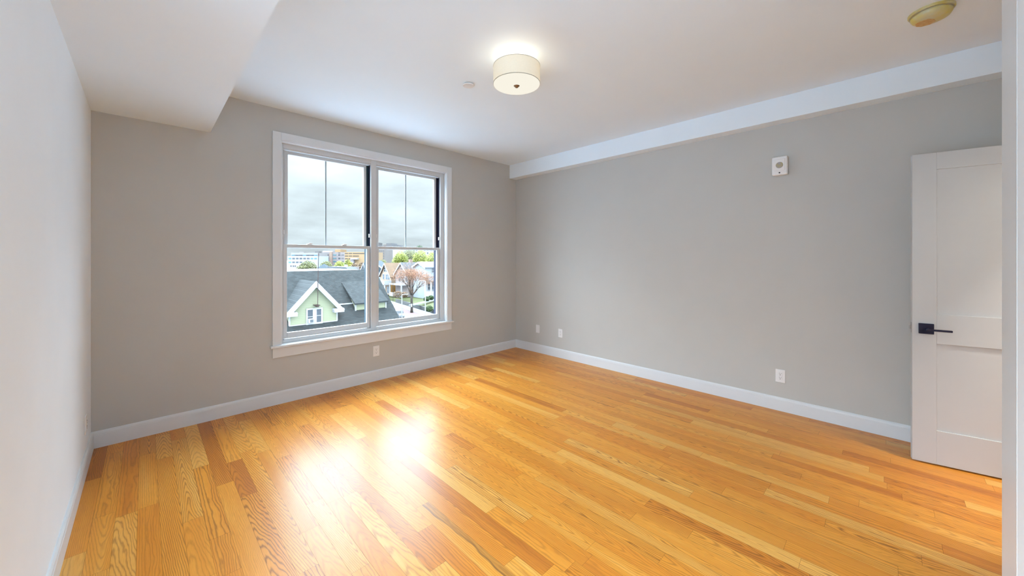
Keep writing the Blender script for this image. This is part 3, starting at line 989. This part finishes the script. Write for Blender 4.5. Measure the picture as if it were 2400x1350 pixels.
b = Block('brown_tower', 'brown brick tower at the left edge of the right sash', 'building', 884, 902, 577, 300, 20, M['brown'])
for py in (588, 594, 600, 606):
    for px in (889, 893.5, 898):
        b.add('window', M['dwin'], px, px + 2, py - 1.2, py + 1.2)
b = Block('cream_tower', 'cream tower dotted with small dark windows', 'building', 901, 938, 580, 330, 25, M['cream'])
for py in (586, 590.5, 595.5, 601.5, 606):
    for px in (905, 909.2, 913.4, 917.6):
        b.add('window', M['dwin'], px, px + 1.5, py - 1.1, py + 1.1)
b = Block('skyline_block', 'grey-brown skyline block rising above the right meeting rail', 'building', 878, 918, 575.5, 360, 30, M['greybrown'])
b.add('penthouse', M['greybrown'], 903.5, 916.5, 569.5, 575.5, 2, 20)
b.add('penthouse', M['greybrown'], 881, 886, 568.5, 575.5, 2, 12)
b.add('penthouse', M['brown'], 897, 904, 572.8, 575.5, 2, 12)
b = Block('grey_block', 'dark low block right of the skyline penthouse', 'building', 919, 932, 574.2, 395, 20, M['greybrown'])
b.add('penthouse', M['greybrown'], 921, 927, 573.2, 574.2, 2, 12)
b = Block('pink_apartments', 'pinkish apartment block behind the bright green trees', 'building', 966, 1030, 582, 210, 20, M['pink'])
for px in (969, 975, 984, 994, 1001, 1009, 1017):
    b.add('window', M['dwin'], px, px + 2.6, 584.5, 587.5)
    b.add('window', M['dwin'], px, px + 2.6, 591.5, 594.5)


# trees ------------------------------------------------------------------
def leaves(blobs, n, size, seed):
    r = random.Random(seed)
    vs, fs = [], []
    tot = sum(b[3] * b[4] * b[5] for b in blobs)
    for (x, y, z, a, b, c) in blobs:
        for _ in range(int(n * a * b * c / tot)):
            while True:
                p = Vector((r.uniform(-1, 1), r.uniform(-1, 1), r.uniform(-1, 1)))
                if 0.25 < p.length < 1:
                    break
            p = Vector((x + p.x * a, y + p.y * b, z + p.z * c))
            u = Vector((r.gauss(0, 1), r.gauss(0, 1), r.gauss(0, 1))).normalized()
            v = u.orthogonal().normalized()
            s = size * r.uniform(0.6, 1.3)
            k = len(vs)
            vs += [p - u * s, p - v * s * 0.6, p + u * s, p + v * s * 0.6]
            fs.append((k, k + 1, k + 2, k + 3))
    return vs, fs


def foliage(name, parent, blobs, n, size, m, seed):
    vs, fs = leaves(blobs, n, size, seed)
    me = bpy.data.meshes.new(name)
    me.from_pydata([tuple(v) for v in vs], [], fs)
    me.materials.append(m)
    o = bpy.data.objects.new(name, me)
    COL.objects.link(o)
    o.parent = parent
    return o


def tree(label, px, py_top, t, rad, crown, m, seed, n=1800, size=0.35, group='trees beyond the green house', name='leafy_tree'):
    p = site(px, py_top, t)
    H = p.z - GZ
    e = empty(name, (p.x, p.y, GZ), 0, label, 'tree', group)
    r = random.Random(seed)
    MB().tube([(0, 0, 0), (0.1, 0, H * 0.35), (0.0, 0.1, H * 0.75)], [0.28, 0.2, 0.06], 8).build('trunk', M['bark'], e)
    bl = [(0, 0, H - crown * 0.55, rad * 0.8, rad * 0.8, crown * 0.55)]
    for k in range(6):
        a = k * PI / 3 + r.uniform(-.3, .3)
        bl.append((math.cos(a) * rad * 0.55, math.sin(a) * rad * 0.55, H - crown * r.uniform(0.45, 0.85), rad * r.uniform(.4, .55), rad * r.uniform(.4, .55), crown * r.uniform(.3, .4)))
    foliage('foliage', e, bl, int(n * 2.6), size * 0.6, m, seed)
    return e


tree('olive-green round tree in front of the pale office block', 722, 610.5, 110, 3.0, 5, M['leafo'], 1, 2400)
tree('small olive tree in front of the brick block', 765, 611.5, 130, 2.4, 4, M['leafo'], 2)
tree('fresh green tree left of the yellow tree', 796, 611, 120, 1.9, 4, M['leafg'], 3)
tree('bright yellow tree in front of the garage', 815, 608, 108, 1.6, 4.5, M['leafy'], 4)
tree('russet bare tree in front of the garage', 833, 616, 99, 1.4, 4, M['leafb'], 5)
tree('russet and yellow bare tree beside the mullion', 848, 614.5, 95, 1.5, 4, M['leafb'], 6)
tree('yellow-green tree behind the tan roof', 938, 588, 150, 3.3, 7, M['leafg'], 7, 2600)
tree('tall olive tree behind the bare street tree', 962, 582, 174, 4.6, 8, M['leafo'], 8, 3000)
tree('bright green tree behind the middle house', 986, 586, 146, 3.5, 7, M['leafg'], 9, 2800)
tree('bright green tree at the right edge of the window', 1014, 590, 134, 3.4, 7, M['leafg'], 10, 2800)
tree('dark tree top on the skyline, right sash', 983, 574.5, 380, 4.5, 8, M['bush'], 11, 900, 0.6)
tree('low olive trees left of the cream tower base', 897, 607, 170, 2.2, 5, M['leafo'], 12, 1200)

# street tree in bud -------------------------------------------------------
tp = Vector((43.07, 75.99, GZ + 0.1))
bt = empty('street_tree', tp, 0, 'big bare street tree with red-orange buds by the sidewalk', 'tree')
rb = random.Random(5)
tips = []
wood = MB()


def branch(p, d, L, r, depth):
    pts, rad = [p], [r]
    n = 3
    q = p.copy()
    for i in range(n):
        d = (d + Vector((rb.gauss(0, .10), rb.gauss(0, .10), rb.gauss(0.03, .06)))).normalized()
        q = q + d * (L / n)
        pts.append(q.copy())
        rad.append(max(0.012, r * (1 - 0.4 * (i + 1) / n)))
    wood.tube(pts, rad, 5 if depth > 1 else 7)
    if depth >= 5 or L < 0.5:
        tips.append((q.copy(), d.copy()))
        return
    k = 3 if depth < 3 else rb.choice((2, 3))
    ph = rb.uniform(0, 2 * PI)
    for i in range(k):
        a = ph + 2 * PI * i / k + rb.uniform(-.4, .4)
        side = d.orthogonal().normalized()
        side = Matrix.Rotation(a, 3, d) @ side
        sp = rb.uniform(0.35, 0.65)
        nd = (d * math.cos(sp) + side * math.sin(sp)).normalized()
        nd.z = max(nd.z, -0.15)
        branch(q, nd, L * rb.uniform(.62, .80), rad[-1] * 0.72, depth + 1)
        if depth >= 1:
            tips.append((pts[2].copy(), d.copy()))


wood.tube([(0, 0, -0.2), (0.02, 0, 1.2), (-0.03, 0, 2.6), (0, 0.05, 3.9)], [0.34, 0.29, 0.26, 0.25], 10)
for k in range(6):
    a = 2 * PI * k / 6 + rb.uniform(-.3, .3)
    sp = rb.uniform(.35, .75)
    branch(Vector((0, 0.05, 3.6)), Vector((math.cos(a) * math.sin(sp), math.sin(a) * math.sin(sp), math.cos(sp))), rb.uniform(2.1, 2.7), 0.13, 1)
branch(Vector((0, 0.05, 3.8)), Vector((0, 0, 1)), 3.2, 0.16, 1)
wood.build('trunk', M['bark'], bt, smooth=True)
vs, fs = [], []
for p, d in tips:
    for _ in range(16):
        c = p + Vector((rb.gauss(0, .38), rb.gauss(0, .38), rb.gauss(0, .38)))
        if c.z > 11.4 or (c.z > 9.8 and rb.random() < 0.75):
            continue
        u = Vector((rb.gauss(0, 1), rb.gauss(0, 1), rb.gauss(0, 1))).normalized()
        v = u.orthogonal().normalized()
        s = rb.uniform(.03, .075)
        k = len(vs)
        vs += [c - u * s, c - v * s, c + u * s, c + v * s]
        fs.append((k, k + 1, k + 2, k + 3))
me = bpy.data.meshes.new('buds')
me.from_pydata([tuple(v) for v in vs], [], fs)
me.materials.append(M['bud'])
o = bpy.data.objects.new('buds', me)
COL.objects.link(o)
o.parent = bt
ps = empty('trunk_notice', (tp.x - 0.30, tp.y - 0.42, GZ + 1.75), math.atan2(-tp.x, tp.y), 'small white notice fixed to the street tree trunk', 'notice')
MB().box(-0.16, 0.16, -0.02, 0.02, -0.35, 0.35).build('notice_board', M['wtrim'], ps)

# far houses across the street ----------------------------------------------


def house(label, X0, X1, Ye, Yr, zee, zrr, base, wall, roof, lower=None, porch=True):
    """ridge along X, gable to the street (-X), one roof slope to this side (-Y)"""
    O = (X0, Yr, base)
    e = empty('far_house', O, 0, label, 'house', 'gabled houses across the street')
    Yb = 2 * Yr - Ye
    k = (zrr - zee) / (Yr - Ye)
    rel(MB().prism([(X0, Ye + .4, base), (X0, Ye + .4, zee), (X0, Yr, zrr - .25), (X0, Yb - .4, zee), (X0, Yb - .4, base)], (X1 - X0, 0, 0)), 'house_wall', wall, e, O)
    rf = rel(MB().prism([(X0 - .5, Ye, zee - .1), (X0 - .5, Yr, zrr), (X0 - .5, Yb, zee - .1), (X0 - .5, Yb, zee - .35), (X0 - .5, Yr, zrr - .25), (X0 - .5, Ye, zee - .35)], (X1 - X0 + 1, 0, 0)), 'roof', roof, e, O)
    for y in (Ye, Yb):
        rel(MB().prism([(X0 - .56, y, zee - .12), (X0 - .56, Yr, zrr - .02), (X0 - .56, Yr, zrr - .5), (X0 - .56, y, zee - .6)], (.08, 0, 0)), 'rake_board', M['wtrim'], rf, O)
    return e, O


def hwin(e, O, x0, x1, y0, y1, z0, z1):
    f = rel(MB().box(x0, x1, y0, y1, z0, z1), 'window', M['wtrim'], e, O)
    fx, fy = (x1 - x0) < (y1 - y0), (x1 - x0) >= (y1 - y0)
    if fy:
        g = MB().box(x0 + .13, x1 - .13, y0 - .04, y0, z0 + .12, (z0 + z1) / 2 - .04).box(x0 + .13, x1 - .13, y0 - .04, y0, (z0 + z1) / 2 + .04, z1 - .12)
    else:
        g = MB().box(x0 - .04, x0, y0 + .13, y1 - .13, z0 + .12, (z0 + z1) / 2 - .04).box(x0 - .04, x0, y0 + .13, y1 - .13, (z0 + z1) / 2 + .04, z1 - .12)
    rel(g, 'pane', M['wglass'], f, O)


e, O = house('tan gabled house with tan roof and white balcony', 52, 61, 103.4, 107.3, -4.2, -0.12, -9.7, M['tan'], M['tanroof'])
for y in (106.5, 107.8):
    hwin(e, O, 51.92, 52.0, y - .5, y + .5, -2.9, -1.4)
for y in (105.2, 106.6, 108.6):
    hwin(e, O, 51.92, 52.0, y - .6, y + .6, -5.2, -3.5)
rel(MB().box(49.8, 52, 103.6, 110.9, -6.6, -6.3).box(49.8, 49.95, 103.6, 110.9, -6.3, -5.3).box(49.95, 52, 103.6, 103.75, -6.3, -5.3)
    .box(49.8, 50.1, 103.6, 103.9, -9.7, -6.5).box(49.8, 50.1, 107.1, 107.4, -9.7, -6.5).box(49.8, 50.1, 110.6, 110.9, -9.7, -6.5), 'balcony', M['wtrim'], e, O)
rel(MB().box(51.9, 60.9, 103.6, 103.85, -9.7, -6.4), 'side_wall', M['orange'], e, O)
hwin(e, O, 51.88, 52.0, 105.0, 106.2, -9.3, -7.2)
rel(MB().box(60.0, 60.9, 106.9, 107.9, -1.5, 0.9), 'chimney', M['brick2'], e, O)

e, O = house('pale house with grey roof half hidden by the street tree', 53, 63, 95.0, 99.2, -3.3, 0.1, -9.7, M['pink'], M['greyroof'])
hwin(e, O, 52.92, 53.0, 98.6, 99.8, -2.9, -1.3)
for y in (96.4, 98.2, 100.4):
    hwin(e, O, 52.92, 53.0, y - .55, y + .55, -5.6, -4.0)
for x in (53.8, 55.4, 57.2):
    hwin(e, O, x, x + 1.0, 95.30, 95.4, -8.4, -6.6)
rel(MB().box(50.8, 53, 95.4, 102.6, -6.4, -6.1).box(50.8, 51.1, 95.4, 95.7, -9.7, -6.4).box(50.8, 51.1, 102.3, 102.6, -9.7, -6.4).box(50.85, 50.95, 95.7, 102.3, -9.7, -8.6), 'porch', M['wtrim'], e, O)

e, O = house('pale blue-white house with light grey roof at the right edge', 53.9, 66, 87.2, 90.9, -1.0, 0.35, -9.7, M['palewall'], M['paleroof'])
hwin(e, O, 55.55, 56.45, 87.48, 87.6, -2.7, -1.3)
hwin(e, O, 57.4, 58.4, 87.48, 87.6, -2.7, -1.3)
rel(MB().prism([(53.2, 84.0, -4.6), (53.2, 87.7, -3.7), (53.2, 87.7, -4.0), (53.2, 84.0, -4.9)], (10, 0, 0)), 'porch_roof', M['greyroof'], e, O)
rel(MB().box(53.4, 63, 84.3, 87.6, -9.7, -7.6).box(53.4, 53.7, 84.3, 84.6, -7.6, -4.7).box(55.5, 55.8, 84.3, 84.6, -7.6, -4.7).box(57.6, 57.9, 84.3, 84.6, -7.6, -4.7).box(53.4, 63, 86.9, 87.6, -7.6, -4.3), 'porch', M['wtrim'], e, O)
for x in (53.9, 55.0, 56.4, 57.8):
    hwin(e, O, x, x + .9, 86.78, 86.9, -7.3, -5.2)
dh = empty('dark_roof_house', site(884, 604.6, 118).to_2d().to_3d() + Vector((0, 0, GZ)), YAW - PI / 2, 'dark blue-grey roofed house peeping out left of the tan house', 'house')
MB().box(-6, 2.6, 0, 8, 0, 8.2).build('house_wall', M['palewall'], dh)
MB().prism([(-6.5, -.4, 8.1), (2.9, -.4, 8.1), (-1.8, -.4, 11.6)], (0, 9, 0)).build('roof', M['darkroof'], dh)
MB().prism([(2.9, -.55, 8.1), (2.9, -.55, 8.5), (-1.8, -.55, 12.0), (-1.8, -.55, 11.5)], (0, .15, 0)).build('rake_board', M['wtrim'], dh)

p = site(752, 632, 66)
tu = empty('turret_house', (p.x, p.y, GZ), YAW - PI / 2, 'steep blue-grey pyramid roof poking up behind the grey ridge', 'house')
hb = p.z - GZ
MB().box(-1.9, 4.6, 0, 5, 0, hb - 0.1).build('house_wall', M['palewall'], tu)
MB().prism([(-1.5, -0.2, hb - .1), (1.6, -0.2, hb - .1), (1.6, 3.2, hb - .1), (-1.5, 3.2, hb - .1)], (0, 0, .02)).build('eave', M['wtrim'], tu)
rf = MB()
v_ = [(-1.3, -.1, hb - .1), (1.3, -.1, hb - .1), (1.3, 2.8, hb - .1), (-1.3, 2.8, hb - .1)]
apx = (-0.1, 1.3, hb + 1.05)
for i in range(4):
    rf.poly([v_[i], v_[(i + 1) % 4], apx])
rf.poly(v_[::-1])
rf.build('roof', M['darkroof'], tu)
MB().prism([(1.2, 0, hb - .1), (5.0, 0, hb - .1), (4.4, 0, hb + 0.45), (1.2, 0, hb + 0.55)], (0, 4, 0)).build('side_roof', M['greyroof'], tu)

b = Block('low_white_house', 'low white house with small dark windows beyond the ridge', 'house', 791, 817, 626.5, 85, 6, M['pink'])
for px in (793, 798, 803):
    b.add('window', M['dwin'], px, px + 2.2, 628, 630.5)
b.add('chimney', M['wtrim'], 802, 806, 620.5, 626.5, 1, 2)
p = site(851, 633, 80)
b = Block('grey_gable_house', 'narrow grey gable with white edges beside the mullion', 'house', 846, 856, 630, 80, 8, M['greyroof'])
MB().prism([(b.x(845), -.1, b.z(632)), (b.x(857), -.1, b.z(632)), (b.x(852), -.1, b.z(616))], (0, 8, 0)).build('roof', M['greyroof'], b.e)
for q in (845, 857):
    MB().prism([(b.x(q), -.25, b.z(632)), (b.x(852), -.25, b.z(615.5)), (b.x(852), -.25, b.z(619)), (b.x(q), -.25, b.z(636))], (0, .15, 0)).build('rake_board', M['wtrim'], b.e)
b = Block('pink_row_house', 'low pinkish row house under the pale office block', 'house', 676, 700, 620.5, 140, 8, M['pink'])
for px in (681, 686.5, 691):
    b.add('window', M['dwin'], px, px + 2, 622, 625)


# street furniture ------------------------------------------------------------
def street_lamp(label, loc, h, arm):
    """arm runs along the camera-right bearing (+) or left (-)"""
    e = empty('street_lamp', loc, YAW - PI / 2, label, 'street lamp', 'white street lamps')
    MB().tube([(0, 0, 0), (0, 0, h * 0.5), (0, 0, h)], [0.13, 0.11, 0.09], 10).build('lamp_post', M['pole'], e)
    s = 1 if arm > 0 else -1
    MB().tube([(0, 0, h - .02), (arm, 0, h + .08)], 0.07, 8).build('arm', M['pole'], e)
    MB().box(min(arm, arm + s * .6), max(arm, arm + s * .6), -.12, .12, h, h + .15).build('lamp_head', M['pole'], e)
    return e


street_lamp('short white street lamp with its arm pointing right', (37.14, 69.45, GZ), 5.0, 0.7)
street_lamp('tall white street lamp with its arm pointing left', (43.58, 71.04, GZ + .1), 7.3, -0.6)
o = MB().tube([site(921, 724, 90).to_3d(), site(921, 652, 90)], 0.055, 8).build('utility_pole', M['bark'])
tag(o, 'thin brown pole between the tan house and the grey roof', 'pole')


def car(label, loc, rz, m):
    e = empty('parked_car', loc, rz, label, 'car', 'parked cars on the street')
    MB().prism([(-2.2, -.85, .3), (2.2, -.85, .3), (2.25, -.85, .75), (1.2, -.85, .95), (-2.1, -.85, 1.0), (-2.25, -.85, .7)], (0, 1.7, 0)).build('car_body', m, e, bevel=.08)
    MB().prism([(-1.9, -.75, .96), (1.1, -.75, .92), (.5, -.75, 1.45), (-1.3, -.75, 1.48)], (0, 1.5, 0)).build('car_cabin', M['wglass'], e, bevel=.05)
    MB().box(-1.25, .45, -.70, .70, 1.46, 1.52).build('car_roof', m, e, bevel=.03)
    rx = Matrix.Rotation(PI / 2, 4, 'X')
    for x in (-1.35, 1.4):
        for y in (-.75, .85):
            MB().lathe([(.32, -.1), (.34, 0), (.32, .1)], (x, y, .32), 20, rx).build('wheel', M['tyre'], e)
    return e


sang = math.atan2(SD.y, SD.x)
car('white car parked at the foot of the short street lamp', (37.6, 72.2, GZ + .03), sang, M['carw'])
car('dark car parked beside the corner of the grey roof', (35.2, 69.6, GZ + .03), sang, M['card'])


def bush(label, px, py, t, r, h, m, seed, group='bushes on the lawn'):
    p = site(px, py, t)
    e = foliage('round_bush', None, [(0, 0, h * .5, r, r, h * .55)], 700, .16, m, seed)
    e.location = p
    return tag(e, label, 'bush', group)


bush('round dark bush nearer the tall street lamp', 1000, 706, 92, .75, 1.1, M['bush'], 31)
bush('round dark bush nearer the pale blue-white house', 1010, 703, 94, .75, 1.1, M['bush'], 32)
bush('loose green bush at the end of the stone wall', 1006, 730, 82, .9, 1.2, M['bush'], 33)
bush('russet hedge below the orange side wall', 932, 698, 101, 1.3, 1.8, M['leafb'], 34)
bush('russet shrub by the pale house porch', 948, 697, 99, 1.0, 1.4, M['leafb'], 35)
